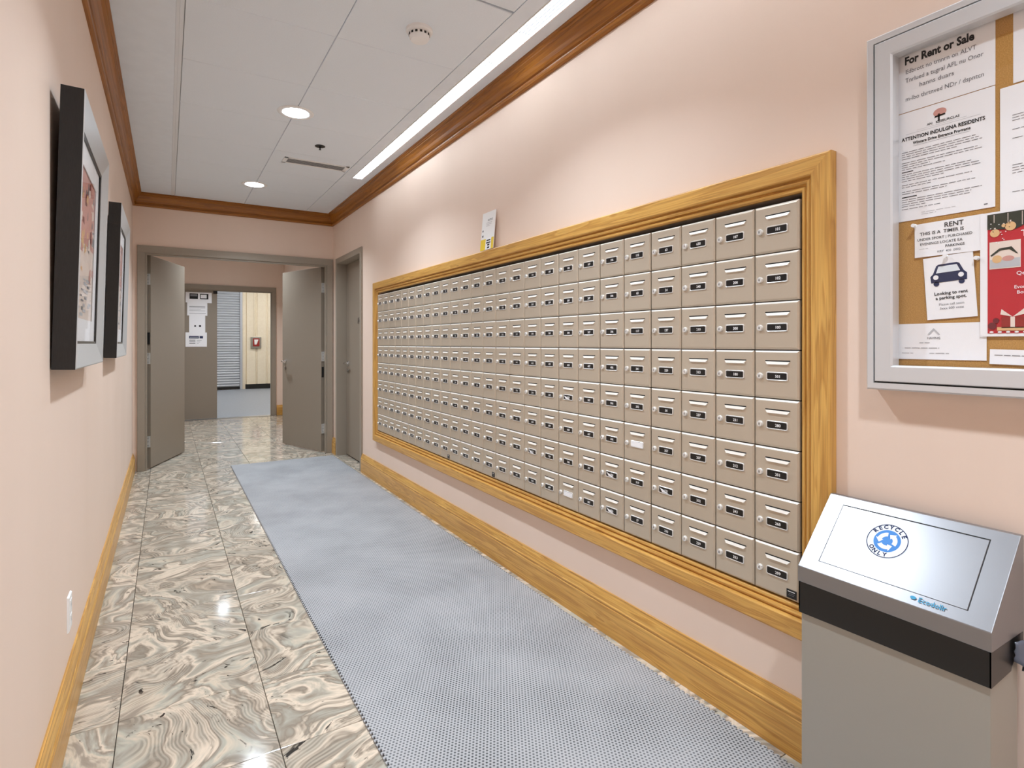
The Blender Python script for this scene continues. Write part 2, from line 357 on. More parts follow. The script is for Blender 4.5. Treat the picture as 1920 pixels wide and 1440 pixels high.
def clp(x0, x1, y0, y1, i, z): return [(x0+i, y0+i, z), (x0+i, y1-i, z), (x1-i, y1-i, z), (x1-i, y0+i, z)]
for k in range(-9, 7):
    y0, y1 = max(YB, 2.757+0.6155*k), min(YE, 2.757+0.6155*(k+1))
    if y1-y0 < 0.02: continue
    for x0, x1 in ((CX0, CX1), (CX1, CX2)):
        if k == -1 and x0 == CX1:                    # this panel sits askew and shows a dark wedge at one corner
            sk = lambda L: L[:3]+[(L[3][0], L[3][1]+0.013, L[3][2])]
            MB().loft([sk(clp(x0, x1, y0, y1, 0.0014, ZC+0.02)), sk(clp(x0, x1, y0, y1, 0.0014, ZC+0.0025)), sk(clp(x0, x1, y0, y1, 0.004, ZC))], M['ceil']).build('ceiling_panel', ce); continue
        MB().loft([clp(x0, x1, y0, y1, 0.0014, ZC+0.02), clp(x0, x1, y0, y1, 0.0014, ZC+0.0025), clp(x0, x1, y0, y1, 0.004, ZC)], M['ceil']).build('ceiling_panel', ce)

# wood trims, mitred
CROWN = [(0, 2.592), (0.010, 2.592), (0.017, 2.598), (0.020, 2.607), (0.017, 2.616), (0.011, 2.620), (0.012, 2.627), (0.022, 2.632), (0.030, 2.645), (0.037, 2.664), (0.048, 2.682), (0.060, 2.690), (0.060, 2.697), (0.066, 2.701), (0.066, 2.708), (0.074, 2.711), (0.074, ZC), (0, ZC)]
BASE = [(0, 0), (0.021, 0), (0.021, 0.118), (0.0185, 0.121), (0.0185, 0.125), (0.021, 0.128), (0.021, 0.133), (0.0175, 0.137), (0.0155, 0.148), (0.011, 0.162), (0.007, 0.170), (0.007, 0.178), (0, 0.178)]
def molding(name, prof, m, axis, fixed, sgn, a0, a1, mit0, mit1, label, cat, parent=None):
    L = []
    for a, mt in ((a0, mit0), (a1, mit1)):
        L.append([(fixed+sgn*p, a+mt*p, z) if axis == 'y' else (a+mt*p, fixed+sgn*p, z) for p, z in prof])
    return struct(MB().loft(L, m).build(name), label, cat)
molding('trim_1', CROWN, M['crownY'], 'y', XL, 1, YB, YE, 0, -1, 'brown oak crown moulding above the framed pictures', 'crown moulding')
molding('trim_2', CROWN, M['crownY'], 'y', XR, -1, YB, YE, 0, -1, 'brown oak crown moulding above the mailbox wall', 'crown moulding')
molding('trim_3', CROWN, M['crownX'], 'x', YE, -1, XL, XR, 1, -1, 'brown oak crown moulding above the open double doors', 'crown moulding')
molding('baseboard_left', BASE, M['woodY'], 'y', XL, 1, YB, YE-0.001, 0, 0, 'honey oak baseboard under the framed pictures', 'baseboard')
molding('baseboard_right', BASE, M['woodY'], 'y', XR, -1, YB, 5.466, 0, 0, 'honey oak baseboard under the mailboxes', 'baseboard')
molding('baseboard_corner', BASE, M['woodY'], 'y', XR, -1, 6.455, YE-0.001, 0, 0, 'short honey oak baseboard between side door and double doors', 'baseboard')
molding('baseboard_vestibule', BASE, M['woodY'], 'y', XVR, -1, YP, YV, 0, -1, 'honey oak baseboard behind the open door', 'baseboard')
molding('baseboard_vestibule_end', BASE, M['woodX'], 'x', YV, -1, 1.632, XVR, 0, -1, 'short honey oak baseboard beside the second doorway', 'baseboard')

# door frames (hollow metal, face + reveal + stop)
def frame_x(name, x0, x1, top, y0, y1, face, proud, m, label):
    t = thing(name, label, 'door frame', ((x0+x1)/2, y0, 0), kind='structure')
    for n_, a, b in (('jamb', x0-face, x0), ('jamb', x1, x1+face)):
        q = MB().box(a, b, y0-proud, y0-0.0005, 0, top, m); r_ = (x0, x0+0.004) if b == x0 else (x1-0.004, x1)
        q.box(r_[0], r_[1], y0-proud, y1, 0, top, m); s_ = (x0+0.004, x0+0.018) if b == x0 else (x1-0.018, x1-0.004)
        q.box(s_[0], s_[1], y0-proud+0.012, y1-0.055, 0, top-0.016, m); q.build(n_, t, bevel=0.0015)
    q = MB().box(x0-face, x1+face, y0-proud, y0-0.0005, top, top+face*1.15, m).box(x0, x1, y0-proud, y1, top-0.004, top, m)
    q.box(x0, x1, y0-proud+0.012, y1-0.055, top-0.018, top-0.004, m); q.build('head', t, bevel=0.0015)
    return t
frame_x('trim_4', OX0, OX1, OZ, YE, YP+0.01, 0.062, 0.022, M['taupef'], 'taupe metal frame around the open double doors')
frame_x('trim_5', PX0, PX1, OZ, YV, YV+0.1, 0.066, 0.02, M['taupef'], 'taupe metal frame of the second doorway')
ft = thing('trim_6', 'taupe metal frame of the narrow side door', 'door frame', (XR, (DY0+DY1)/2, 0), kind='structure'); m_ = M['taupef']
MB().box(XR-0.016, XR-0.0005, DY0-0.05, DY0, 0, DZ, m_).box(XR-0.016, XR+0.12, DY0, DY0+0.004, 0, DZ, m_).build('jamb', ft, bevel=0.0015)
MB().box(XR-0.016, XR-0.0005, DY1, DY1+0.05, 0, DZ, m_).box(XR-0.016, XR+0.12, DY1-0.004, DY1, 0, DZ, m_).build('jamb', ft, bevel=0.0015)
MB().box(XR-0.016, XR-0.0005, DY0-0.05, DY1+0.05, DZ, DZ+0.055, m_).box(XR-0.016, XR+0.12, DY0, DY1, DZ-0.004, DZ, m_).build('head', ft, bevel=0.0015)

# doors
def lever(parent, p, out, along, plate=True):
    p, out, along = Vector(p), Vector(out), Vector(along); q = MB()
    q.lathe(p, out, [(0.027, 0), (0.027, 0.006), (0.022, 0.010), (0.011, 0.011), (0.011, 0.045)], M['chrome'], 16)
    q.tube([p+out*0.040, p+out*0.052+along*0.015, p+out*0.054+along*0.06, p+out*0.050+along*0.115], 0.0095, M['chrome'], 10)
    q.build('lever_handle', parent, smooth=True)
    if plate: MB().lathe(p-Vector((0, 0, 0.085)), out, [(0.020, 0), (0.020, 0.005), (0.012, 0.006), (0.012, 0.012)], M['steel'], 14).build('lock_cylinder', parent, smooth=True)
def hinge(parent, x, sx, z):
    q = MB().box(x, x+sx*0.0045, -0.041, -0.006, z-0.055, z+0.055, M['rim'])
    q.lathe((x+sx*0.006, -0.001, z-0.06), (0, 0, 1), [(0.0065, 0), (0.0065, 0.12)], M['rim'], 10)
    for k in (-0.035, 0.0, 0.035): q.lathe((x+sx*0.004, -0.022, z+k), (sx, 0, 0), [(0.004, 0), (0.003, 0.002)], M['dark'], 8)
    q.build('hinge', parent)
LW = 0.866
for nm, px, sx, ang, lab in (('door_1', OX0+0.006, 1, 69, 'taupe metal door leaf swung open beside the framed pictures'), ('door_2', OX1-0.006, -1, -71, 'taupe metal door leaf with lever handle swung open beside the side door')):
    d = thing(nm, lab, 'door', (px, YP-0.005, 0), kind='structure', local=True, rot=(0, 0, R(ang)))
    MB().box(0, sx*LW, -0.045, 0, 0.012, 2.128, M['taupe']).build('leaf', d, bevel=0.002)
    for z in (0.27, 1.10, 1.89): hinge(d, -sx*0.0005, -sx, z)
    if sx < 0:
        lever(d, (-LW+0.065, -0.045, 1.03), (0, -1, 0), (1, 0, 0)); lever(d, (-LW+0.065, 0, 1.03), (0, 1, 0), (1, 0, 0), False)
        MB().box(-0.001, 0.003, -0.038, -0.012, 0.86, 0.98, M['dark']).build('wire_transfer_plate', d)
    else:
        MB().box(-0.004, 0.0005, -0.038, -0.010, 1.24, 1.36, M['dark']).build('wire_transfer_plate', d)
        MB().box(LW-0.001, LW+0.003, -0.034, -0.012, 0.98, 1.13, M['steel']).build('strike_plate', d)
        MB().lathe((LW-0.01, -0.046, 0.11), (0, -1, 0), [(0.013, 0), (0.013, 0.006), (0.009, 0.012)], M['chrome'], 12).build('flush_bolt_knob', d)
XD = XR+0.092
d3 = thing('door_3', 'narrow taupe side door with chrome lever next to the mailboxes', 'door', (XD, (DY0+DY1)/2, 0), kind='structure')
MB().box(XD, XD+0.028, DY0+0.007, DY1-0.007, 0.012, DZ-0.007, M['taupe']).build('leaf', d3, bevel=0.002)
lever(d3, (XD, DY1-0.075, 1.03), (-1, 0, 0), (0, -1, 0))
q = MB().box(XD-0.004, XD, 5.83, 5.95, 1.46, 1.52, M['steel']); q.text(facing_right_wall(XD-0.0045, 5.945, 1.477), '103', 0.025, 0, 0.035, M['ink'], 0.01); q.build('room_number_plate', d3)
d4 = thing('door_4', 'closed taupe metal leaf of the second doorway carrying notices', 'door', (0.27, YV+0.03, 0), kind='structure')
MB().box(PX0+0.006, 0.712, YV+0.015, YV+0.06, 0.01, 2.128, M['taupe']).build('leaf', d4, bevel=0.002)
MB().box(0.655, 0.715, YV+0.0, YV+0.015, 2.075, 2.122, M['dark']).build('top_latch', d4)

# ================================================================== MAILBOXES
CW, RH, MX = 0.1525, 0.15175, XR-0.002
UY0, UZ0 = 0.996, 0.471
fn = facing_right_wall(0, 0, 0)
dw, dh = CW-0.0035, RH-0.0035
def rl(i, x): return [(x, -i, i), (x, -dw+i, i), (x, -dw+i, dh-i), (x, -i, dh-i)]
q = MB().loft([rl(0, 0.0), rl(0, -0.011), rl(0.0048, -0.0150), rl(0.0075, -0.0156)], M['box']); q.m[6] = q.mi(M['lip']); door_me = q.mesh('mailbox_door')  # top bevel takes the bright lip colour, painting the light it catches
# mail slot: dark slit over a pressed lip, its highlight painted as a bright colour
q = MB(); s0, s1, sz = 0.26*dw, 0.82*dw, 0.775*dh
q.box(-0.0162, -0.0140, -s1, -s0, sz, sz+0.0035, M['dark'])
q.loft([[(-0.0148, -s0, sz), (-0.0148, -s1, sz), (-0.0148, -s1+0.007, sz-0.0105), (-0.0148, -s0-0.007, sz-0.0105)],
        [(-0.0176, -s0-0.001, sz-0.001), (-0.0176, -s1+0.001, sz-0.001), (-0.0205, -s1+0.008, sz-0.0088), (-0.0205, -s0-0.008, sz-0.0088)]], M['lip'])
slot_me = q.mesh('mail_slot')
q = MB().lathe((-0.0145, -0.145*dw, 0.46*dh), (-1, 0, 0), [(0.0100, 0), (0.0100, 0.006), (0.0086, 0.0085), (0.0062, 0.0088)], M['rim'], 16)
q.box(-0.0238, -0.0232, -0.145*dw-0.0012, -0.145*dw+0.0012, 0.46*dh-0.0035, 0.46*dh+0.0035, M['dark']); lock_me = q.mesh('lock'); smooth_mesh(lock_me)
def rr(a0, b0, a1, b1, r, x):
    P = []
    for cx_, cy_, s in ((a0+r, b0+r, 180), (a1-r, b0+r, 270), (a1-r, b1-r, 0), (a0+r, b1-r, 90)):
        for k in range(3): an = R(s+45*k); P.append((x, -(cx_+r*math.cos(an)), cy_+r*math.sin(an)))
    return P
def plate_mesh(num, style):
    a0, a1, b0, b1 = 0.29*dw, 0.775*dw, 0.375*dh, 0.555*dh; q = MB()
    q.loft([rr(a0, b0, a1, b1, 0.005, -0.0146), rr(a0, b0, a1, b1, 0.005, -0.0182), rr(a0+0.0014, b0+0.0014, a1-0.0014, b1-0.0014, 0.0045, -0.0194), rr(a0+0.0032, b0+0.0032, a1-0.0032, b1-0.0032, 0.003, -0.0184)], M['rim'])
    k = rr(a0+0.0034, b0+0.0034, a1-0.0034, b1-0.0034, 0.003, -0.0187); q.add(k, [tuple(range(len(k)))], M['paper'] if style == 2 else M['black'])
    F = lambda a, b: (-0.0190, -a, b)
    if style == 1:
        q.flat(F, [(a0+0.006, b1-0.006), (a0+0.02, b0+0.005), (a1-0.02, b0+0.004), (a0+0.03, b0+0.014)], [(0, 1, 2, 3)], M['paper'])
    if style < 2: q.text(F, num, (a0+a1)/2+0.004, (b0+b1)/2-0.0042, 0.0125, M['digit'], 0.02, 'CENTER')
    return q.mesh('number_plate')
NUM = [['101', '102', '100', '501', '280', '201', '268', '209'], ['107', '208', '308', '180', '231', '212', '243', '333'],
       ['630', '240', '210', '313', '237', '207', '202', '229'], ['63', '24', '137', '329', '30', '357', '331', '210'], ['115', '63', '117', '341', '202', '345', '319', '37']]
def number(c, r):
    if c < len(NUM): return NUM[c][r]
    return str((r+1)*100+c+1)
STYLE = {(4, 5): 2, (5, 6): 1, (5, 7): 1, (7, 7): 2, (3, 6): 1, (9, 6): 1, (7, 4): 1}
ORD = ['first', 'second', 'third', 'fourth', 'fifth', 'sixth', 'last']
MODS = [4, 4, 4, 4, 4, 4, 2]
col0 = 0
for u, nc in enumerate(MODS):
    for up in (True, False):
        rows = range(0, 3) if up else range(3, 8)
        yn, yf = UY0+col0*CW, UY0+(col0+nc)*CW; zt = UZ0+(8-rows[0])*RH; zb = UZ0+(8-rows[-1]-1)*RH
        lab = '%s champagne metal mailbox unit, %s rows of doors, %s one from the recycling bin' % ('upper' if up else 'lower', 'three' if up else 'five', ORD[u])
        t = thing('mailbox_unit', lab, 'mailbox unit', (MX+0.15, (yn+yf)/2, zb), 'mailbox units set in the oak surround')
        o = ORG[t.name]
        MB().box(MX, MX+0.38, yn+0.001, yf-0.001, zb+0.001, zt-0.001, M['boxd']).build('unit_body', t)
        for c in range(col0, col0+nc):
            for r in rows:
                p = (MX-0.0003-o[0], UY0+(c+1)*CW-0.0017-o[1]+(-0.0008 if c == col0+nc-1 else 0.0), UZ0+(7-r)*RH+0.0012-o[2])
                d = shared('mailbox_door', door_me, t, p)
                for nm, me in (('mail_slot', slot_me), ('lock', lock_me), ('number_plate', plate_mesh(number(c, r), STYLE.get((c, r), 0)))): shared(nm, me, d, (0, 0, 0))
        if not up and u in (0, 3, 4):
            q = MB().box(MX-0.0172, MX-0.0158, yn+0.008, yn+0.040, zb+0.008, zb+0.034, M['black']); F = facing_right_wall(MX-0.0175, yn+0.040, zb+0.008)
            q.rect(F, 0.004, 0.019, 0.027, 0.021, M['digit']); q.rect(F, 0.008, 0.013, 0.026, 0.0142, M['grey']); q.rect(F, 0.006, 0.008, 0.024, 0.0092, M['grey'])
            q.build('maker_sticker', t)
    col0 += nc
# oak surround
t = thing('mailbox_surround', 'wide honey oak picture-frame surround enclosing the mailbox units', 'wood frame', (XR, 2.98, 0.37))
PROF = [(0.000, -0.006), (0.000, 0.010), (0.004, 0.016), (0.010, 0.017), (0.014, 0.013), (0.016, 0.010), (0.018, 0.010), (0.020, 0.021), (0.026, 0.024), (0.031, 0.021), (0.033, 0.016), (0.036, 0.016), (0.038, 0.030), (0.042, 0.033), (0.090, 0.033), (0.095, 0.030), (0.096, 0.026), (0.096, 0.0005), (0.0, 0.0005)][1:]
IY0, IY1, IZ0, IZ1 = 0.992, 4.965, 0.466, 1.702
def corner(yy, zz, sy, sz): return [(XR-h_, yy+sy*w_, zz+sz*w_) for w_, h_ in PROF]
cs = [corner(IY0, IZ0, -1, -1), corner(IY1, IZ0, 1, -1), corner(IY1, IZ1, 1, 1), corner(IY0, IZ1, -1, 1)]
for i in range(4): MB().loft([cs[i], cs[(i+1) % 4]], M['woodY'] if i in (0, 2) else M['woodZ']).build('frame_rail', t)

# ================================================================== RUNNER MAT
q = MB(); mx0, mx1, my0, my1, pit, zt = 0.553, 1.575, -1.2, 6.40, 0.0217, 0.007
n = int((my1-my0)/pit); L, Rr = [], []
for i in range(n+1):
    y = my0+i*pit; L += [(mx0, y), (mx0, y+pit*0.55), (mx0+0.008, y+pit*0.55), (mx0+0.008, y+pit*0.999)]
    Rr += [(mx1+0.004, y), (mx1+0.004, y+pit*0.55), (mx1-0.004, y+pit*0.62), (mx1-0.004, y+pit*0.93)]
k = len(L); vs = [(x, y, zt) for x, y in L]+[(x, y, zt) for x, y in Rr]+[(x, y, 0.0005) for x, y in L]+[(x, y, 0.0005) for x, y in Rr]; fs = []
for i in range(k-1): fs += [(i, k+i, k+i+1, i+1), (i+1, 2*k+i+1, 2*k+i, i), (k+i, 3*k+i, 3*k+i+1, k+i+1)]
fs += [(0, 2*k, 3*k, k), (k-1, 2*k-1, 4*k-1, 3*k-1)]
q.add(vs, fs, M['mat'])
tag(q.build('runner_mat'), 'long grey-blue dimpled vinyl runner mat lying along the mailbox wall', 'mat')

# ================================================================== CEILING FIXTURES
def downlight(x, y, label):
    t = thing('downlight', label, 'ceiling light', (x, y, ZC), 'round recessed downlights')
    MB().lathe((x, y, ZC-0.0002), (0, 0, -1), [(0.110, 0), (0.110, 0.002), (0.104, 0.006), (0.090, 0.007), (0.078, 0.004), (0.078, 0.0005)], M['white'], 40).build('trim_ring', t, smooth=True)
    MB().lathe((x, y, ZC-0.0045), (0, 0, -1), [(0.0775, 0), (0.0775, 0.0012), (0.060, 0.0022)], M['lens'], 40).build('lens', t)
    ld = bpy.data.lights.new('downlight_beam', 'AREA'); ld.shape = 'DISK'; ld.size = 0.135; ld.energy = LAMP; ld.color = (0.87, 0.985, 1.10); ld.spread = R(122)
    lo = bpy.data.objects.new('downlight_beam', ld); COL.objects.link(lo); lo.parent = t; lo.location = (0, 0, -0.009)
downlight(0.70, 3.79, 'round white downlight near the smoke detector'); downlight(0.69, 5.70, 'round white downlight between the vent and the double doors')
for y, l_ in ((1.87, 'round white downlight above the runner mat facing the notice board'), (-0.04, 'unseen round downlight continuing the row beside the far end of the notice board'), (-1.95, 'unseen fill downlight added by the closed end of the corridor')): downlight(0.70, y, l_)  # rear two unseen, continuing the row as fill from behind the viewer
downlight(0.70, 7.60, 'round white downlight above the open door leaves'); downlight(0.72, 9.47, 'round white downlight in front of the second doorway')
t = thing('linear_light', 'long white recessed linear light running beside the oak crown moulding', 'ceiling light', (1.448, 2, ZC))
q = MB()
for a, b, c, e in ((LX0-0.007, LX0, YB+0.1, LY1), (LX1, LX1+0.007, YB+0.1, LY1), (LX0-0.007, LX1+0.007, LY1, LY1+0.007)): q.box(a, b, c, e, ZC-0.002, ZC+0.02, M['white'])
q.build('trim_channel', t)
seg = [(4.35, 5.02, 1), (3.62, 4.35, 0), (2.58, 3.62, 1), (2.27, 2.58, 0), (1.05, 2.27, 1), (0.75, 1.05, 0), (-0.47, 0.75, 1), (-0.77, -0.47, 0), (-2.0, -0.77, 1)]
for y0, y1, louv in seg:
    MB().box(LX0, LX1, y0+0.001, y1-0.001, ZC+0.006, ZC+0.018, M['tube']).build('lens', t)
    if louv:
        for i in range(4): x = LX0+0.016+0.016*i; MB().box(x-0.001, x+0.001, y0+0.004, y1-0.004, ZC-0.001, ZC+0.006, M['fin']).build('louvre_fin', t)
    MB().box(LX0, LX1, y0-0.003, y0+0.003, ZC-0.001, ZC+0.006, M['white']).build('joint_bar', t)
t = thing('smoke_detector', 'round white smoke detector with dark slots on the ceiling panel', 'smoke detector', (1.01, 2.49, ZC))
MB().lathe((1.01, 2.49, ZC), (0, 0, -1), [(0.062, 0), (0.062, 0.012), (0.056, 0.018), (0.047, 0.019)], M['white'], 32).build('base', t, smooth=True)
MB().lathe((1.01, 2.49, ZC-0.019), (0, 0, -1), [(0.046, 0), (0.048, 0.006), (0.047, 0.020), (0.040, 0.032), (0.020, 0.036)], M['white'], 32).build('sensor_head', t, smooth=True)
for k in range(14):
    an = 2*math.pi*k/14; c, s = math.cos(an), math.sin(an); p = Vector((1.01+c*0.0472, 2.49+s*0.0472, ZC-0.033)); e = Vector((-s, c, 0))*0.0055
    o_ = Vector((c, s, 0))*0.0016
    MB().loft([[tuple(p-e-o_+Vector((0, 0, z))), tuple(p+e-o_+Vector((0, 0, z))), tuple(p+e+o_+Vector((0, 0, z))), tuple(p-e+o_+Vector((0, 0, z)))] for z in (0, 0.010)], M['dark']).build('vent_slot', t)
t = thing('sprinkler', 'small black sprinkler rosette between the downlight and the vent', 'sprinkler', (0.974, 4.345, ZC))
MB().lathe((0.974, 4.345, ZC), (0, 0, -1), [(0.037, 0), (0.037, 0.003), (0.028, 0.006)], M['black'], 24).build('rosette', t)
MB().lathe((0.974, 4.345, ZC-0.006), (0, 0, -1), [(0.006, 0), (0.004, 0.018), (0.009, 0.019), (0.009, 0.022)], M['black'], 12).build('deflector', t)
t = thing('air_vent', 'slim grey slotted air vent in the ceiling panel', 'air vent', (1.045, 4.80, ZC))
vx0, vx1, vy0, vy1 = 0.79, 1.30, 4.725, 4.875
q = MB()
for a, b, c, e in ((vx0, vx1, vy0, vy0+0.018), (vx0, vx1, vy1-0.018, vy1), (vx0, vx0+0.03, vy0, vy1), (vx1-0.03, vx1, vy0, vy1)): q.box(a, b, c, e, ZC-0.005, ZC, M['white'])
q.build('frame', t, bevel=0.001); MB().box(vx0+0.03, vx1-0.03, vy0+0.018, vy1-0.018, ZC-0.001, ZC, M['ventd']).build('backing', t)
for i in range(6):
    y = vy0+0.027+0.0195*i; MB().loft([[(vx0+0.03, y-0.008, ZC-0.0045), (vx0+0.03, y+0.005, ZC-0.0015), (vx0+0.03, y+0.006, ZC-0.0025), (vx0+0.03, y-0.007, ZC-0.0055)], [(vx1-0.03, y-0.008, ZC-0.0045), (vx1-0.03, y+0.005, ZC-0.0015), (vx1-0.03, y+0.006, ZC-0.0025), (vx1-0.03, y-0.007, ZC-0.0055)]], M['vent']).build('slat', t)
for i, (x, y) in enumerate(((-0.5, 13.0), (2.6, 13.0), (-0.5, 15.5), (2.6, 15.5))):  # lamps out of view, added to light the storage room
    t = thing('unseen_strip_lamp', 'unseen strip lamp added on the storage room ceiling, %s, %s side' % (('by the doorway', 'by the far wall')[i//2], ('shutter', 'fire alarm')[i % 2]), 'ceiling light', (x, y, 3.0), 'unseen storage room strip lamps')
    MB().box(x-0.7, x+0.7, y-0.08, y+0.08, 3.05, 3.1, M['white']).build('housing', t); MB().box(x-0.68, x+0.68, y-0.07, y+0.07, 3.02, 3.05, M['strip']).build('diffuser', t)

# ================================================================== FRAMED PICTURES
def picture(y, label, seed):
    H, W, D = 0.82, 0.80, 0.056; fw = 0.075
    t = thing('framed_picture', label, 'picture', (XL+0.003, y, 1.175), 'framed pictures on the peach wall', local=True, rot=(0, R(1.5), 0))
    F = lambda a, b, t_: (t_, a, b)
    cor = [(0, 0, 1, 1), (W, 0, -1, 1), (W, H, -1, -1), (0, H, 1, -1)]
    def cl(c, prof): a, b, sa, sb = c; return [F(a+sa*w_, b+sb*w_, h_) for w_, h_ in prof]
    for i in range(4):
        A, B = cor[i], cor[(i+1) % 4]
        q = MB().loft([cl(A, [(0, 0), (0, D-0.001), (0.004, D-0.001), (0.004, 0)]), cl(B, [(0, 0), (0, D-0.001), (0.004, D-0.001), (0.004, 0)])], M['fblack']); q.build('frame_side', t)
        pr = [(0.0005, D-0.001), (0.0005, D), (0.004, D+0.0015), (fw, D-0.016), (fw, 0.014), (0.005, 0.014), (0.005, D-0.001)]
        q = MB().loft([cl(A, pr), cl(B, pr)], M['fsilver']); q.build('frame_front', t)
        pb = [(fw+0.0002, D-0.017), (fw+0.009, D-0.019), (fw+0.009, 0.014), (fw+0.0002, 0.014)]
        MB().loft([cl(A, pb), cl(B, pb)], M['black']).build('inner_fillet', t)
    i0 = fw+0.009
    MB().box(0.004, 0.012, 0.005, W-0.005, 0.005, H-0.005, M['fblack']).build('backing_board', t)
    q = MB(); k = 0.075
    ins = i0+k
    for a, b, c, e in ((i0, W-i0, i0, ins), (i0, W-i0, H-ins, H-i0), (i0, ins, ins, H-ins), (W-ins, W-i0, ins, H-ins)): q.box(0.030, 0.0325, a, b, c, e, M['paper'])
    q.build('mat_board', t)
    q = MB().box(0.013, 0.028, i0, W-i0, i0, H-i0, M['cream']); rnd = random.Random(seed); G = lambda a, b: F(a, b, 0.0283)
    a0, a1 = ins-0.01, W-ins+0.01
    q.rect(G, a0, 0.42, a1, H-ins+0.01, M['pink'])
    H2 = lambda a, b: F(a, b, 0.0286)
    for i in range(60):
        a, b = rnd.uniform(a0, a1-0.05), rnd.uniform(0.30, H-ins-0.03); wd, ht = rnd.uniform(0.02, 0.07), rnd.uniform(0.01, 0.05)
        q.flat(lambda a_, b_, i=i: F(a_, b_, 0.0286+i*2e-6), [(a, b), (a+wd, b+rnd.uniform(-0.01, 0.02)), (a+wd*0.8, b+ht), (a+0.01, b+ht*0.8)], [(0, 1, 2, 3)], M[rnd.choice(['cream', 'maroon', 'pink', 'gold', 'cream', 'grey'])])
    for i in range(26):
        a, b = rnd.uniform(a0, a1-0.1), rnd.uniform(ins, 0.30); q.rect(lambda a_, b_, i=i: F(a_, b_, 0.0287+i*2e-6), a, b, a+rnd.uniform(0.03, 0.1), b+rnd.uniform(0.004, 0.014), M[rnd.choice(['lgrey', 'lgrey', 'grey'])])
    q.build('print', t)
    MB().box(0.0335, 0.0345, i0, W-i0, i0, H-i0, M['glass']).build('glass_pane', t)
picture(2.06, 'deep black-sided silver framed picture with pink print, closer to the wall outlet', 3)
picture(3.63, 'deep black-sided silver framed picture nearer to the double doors', 5)

# wall outlet
t = thing('wall_outlet', 'white double power outlet low on the peach wall above the baseboard', 'outlet', (XL, 2.42, 0.28))
OUTLET = t; oy, oz = 2.42, 0.34
F = facing_left_wall(XL, oy, oz)
def prism_lr(F, a0, b0, a1, b1, i, t0, t1, m): return MB().loft([[F(a0, b0, t0), F(a1, b0, t0), F(a1, b1, t0), F(a0, b1, t0)], [F(a0+i, b0+i, t1), F(a1-i, b0+i, t1), F(a1-i, b1-i, t1), F(a0+i, b1-i, t1)]], m)
prism_lr(F, -0.037, -0.06, 0.037, 0.06, 0.003, 0, 0.006, M['white']).build('cover_plate', t)
for b in (-0.043, 0.007):
    q = prism_lr(F, -0.017, b, 0.017, b+0.036, 0.001, 0.006, 0.0075, M['white'])
    for a in (-0.007, 0.005): q.rect(f2(F, 0.0078), a, b+0.012, a+0.002, b+0.024, M['dark'])
    q.build('socket', t)

# ================================================================== NOTICE BOARD CASE
bx, by0, bz0, BW, BH = XR, 0.790, 1.130, 1.22, 0.920
D1 = 0.052
B3 = facing_right_wall(bx, by0, bz0)
t = thing('notice_board_case', 'silver aluminium glazed notice board case with tan cork backing', 'notice board', (bx, by0-BW/2, bz0))
def mitred(F, a0, b0, a1, b1, prof, m, name, parent, bev=0.0):
    cor = [(a0, b0, 1, 1), (a1, b0, -1, 1), (a1, b1, -1, -1), (a0, b1, 1, -1)]
    for i in range(4):
        L = []
        for a, b, sa, sb in (cor[i], cor[(i+1) % 4]): L.append([F(a+sa*w_, b+sb*w_, h_) for w_, h_ in prof])
        MB().loft(L, m).build(name, parent, bevel=bev)
mitred(B3, 0, 0, BW, BH, [(0, 0.0005), (0, D1-0.004), (0.004, D1), (0.018, D1), (0.018, 0.0005)], M['alu'], 'case_frame', t)
mitred(B3, 0.0182, 0.0182, BW-0.0182, BH-0.0182, [(0, 0.021), (0, D1-0.008), (0.0036, D1-0.008), (0.0036, 0.021)], M['dark'], 'gap_shade_strip', t)  # dark strip added between the frames, shade of the door gap as colour
mitred(B3, 0.022, 0.022, BW-0.022, BH-0.022, [(0, 0.020), (0, D1+0.001), (0.002, D1+0.003), (0.038, D1+0.003), (0.042, D1-0.001), (0.042, 0.020)], M['alu'], 'door_frame', t)
q = MB(); q.box(bx-0.006, bx-0.001, by0-BW+0.018, by0-0.018, bz0+0.018, bz0+BH-0.018, M['cork']); q.build('cork_panel', t)
MB().box(bx-0.041, bx-0.037, by0-BW+0.061, by0-0.061, bz0+0.061, bz0+BH-0.061, M['glass']).build('glass_pane', t)
i_ = 0.0625                                           # inner edge of the visible area
# sheets: placed by board coordinates (a to the viewer's right, b upward)
def sheet(a0, b0, a1, b1, label, name='notice_sheet', m='paper', off=0.0065, curl=0.0005, rot=0.0, cat='paper'):
    ca, cb = (a0+a1)/2, (b0+b1)/2; c, s = math.cos(rot), math.sin(rot)
    def G(a, b, h=0.0): da, db = a-ca, b-cb; return B3(ca+da*c-db*s, cb+da*s+db*c, off+h)
    t = thing(name, label, cat, B3(ca, b0, off), 'sheets pinned in the notice board case')
    MB().sheet(G, a0, b0, a1, b1, 0.0003, M[m], 6, 6, curl).build('sheet', t)
    pr = MB(); return t, pr, f2(G, curl*1.1+0.0006), G
def lines(pr, F, a0, a1, b, n, dy, m, rnd, th=0.0011):
    for k in range(n):
        a = a0; e = a1-rnd.uniform(0, 0.15)*(a1-a0) if k < n-1 else a0+(a1-a0)*rnd.uniform(0.3, 0.7)
        while a < e:
            w_ = rnd.uniform(0.006, 0.02); pr.rect(F, a, b-k*dy, min(a+w_, e), b-k*dy+th, m); a += w_+0.0025
rnd = random.Random(11)
t, p, F, G = sheet(0.040, 0.714, 0.259, 0.890, 'white For Rent or Sale notice with bold black heading', curl=0.0005)
p.text(F, 'For Rent or Sale', 0.072, 0.836, 0.0275, M['ink'], 0.04, sx=0.80)
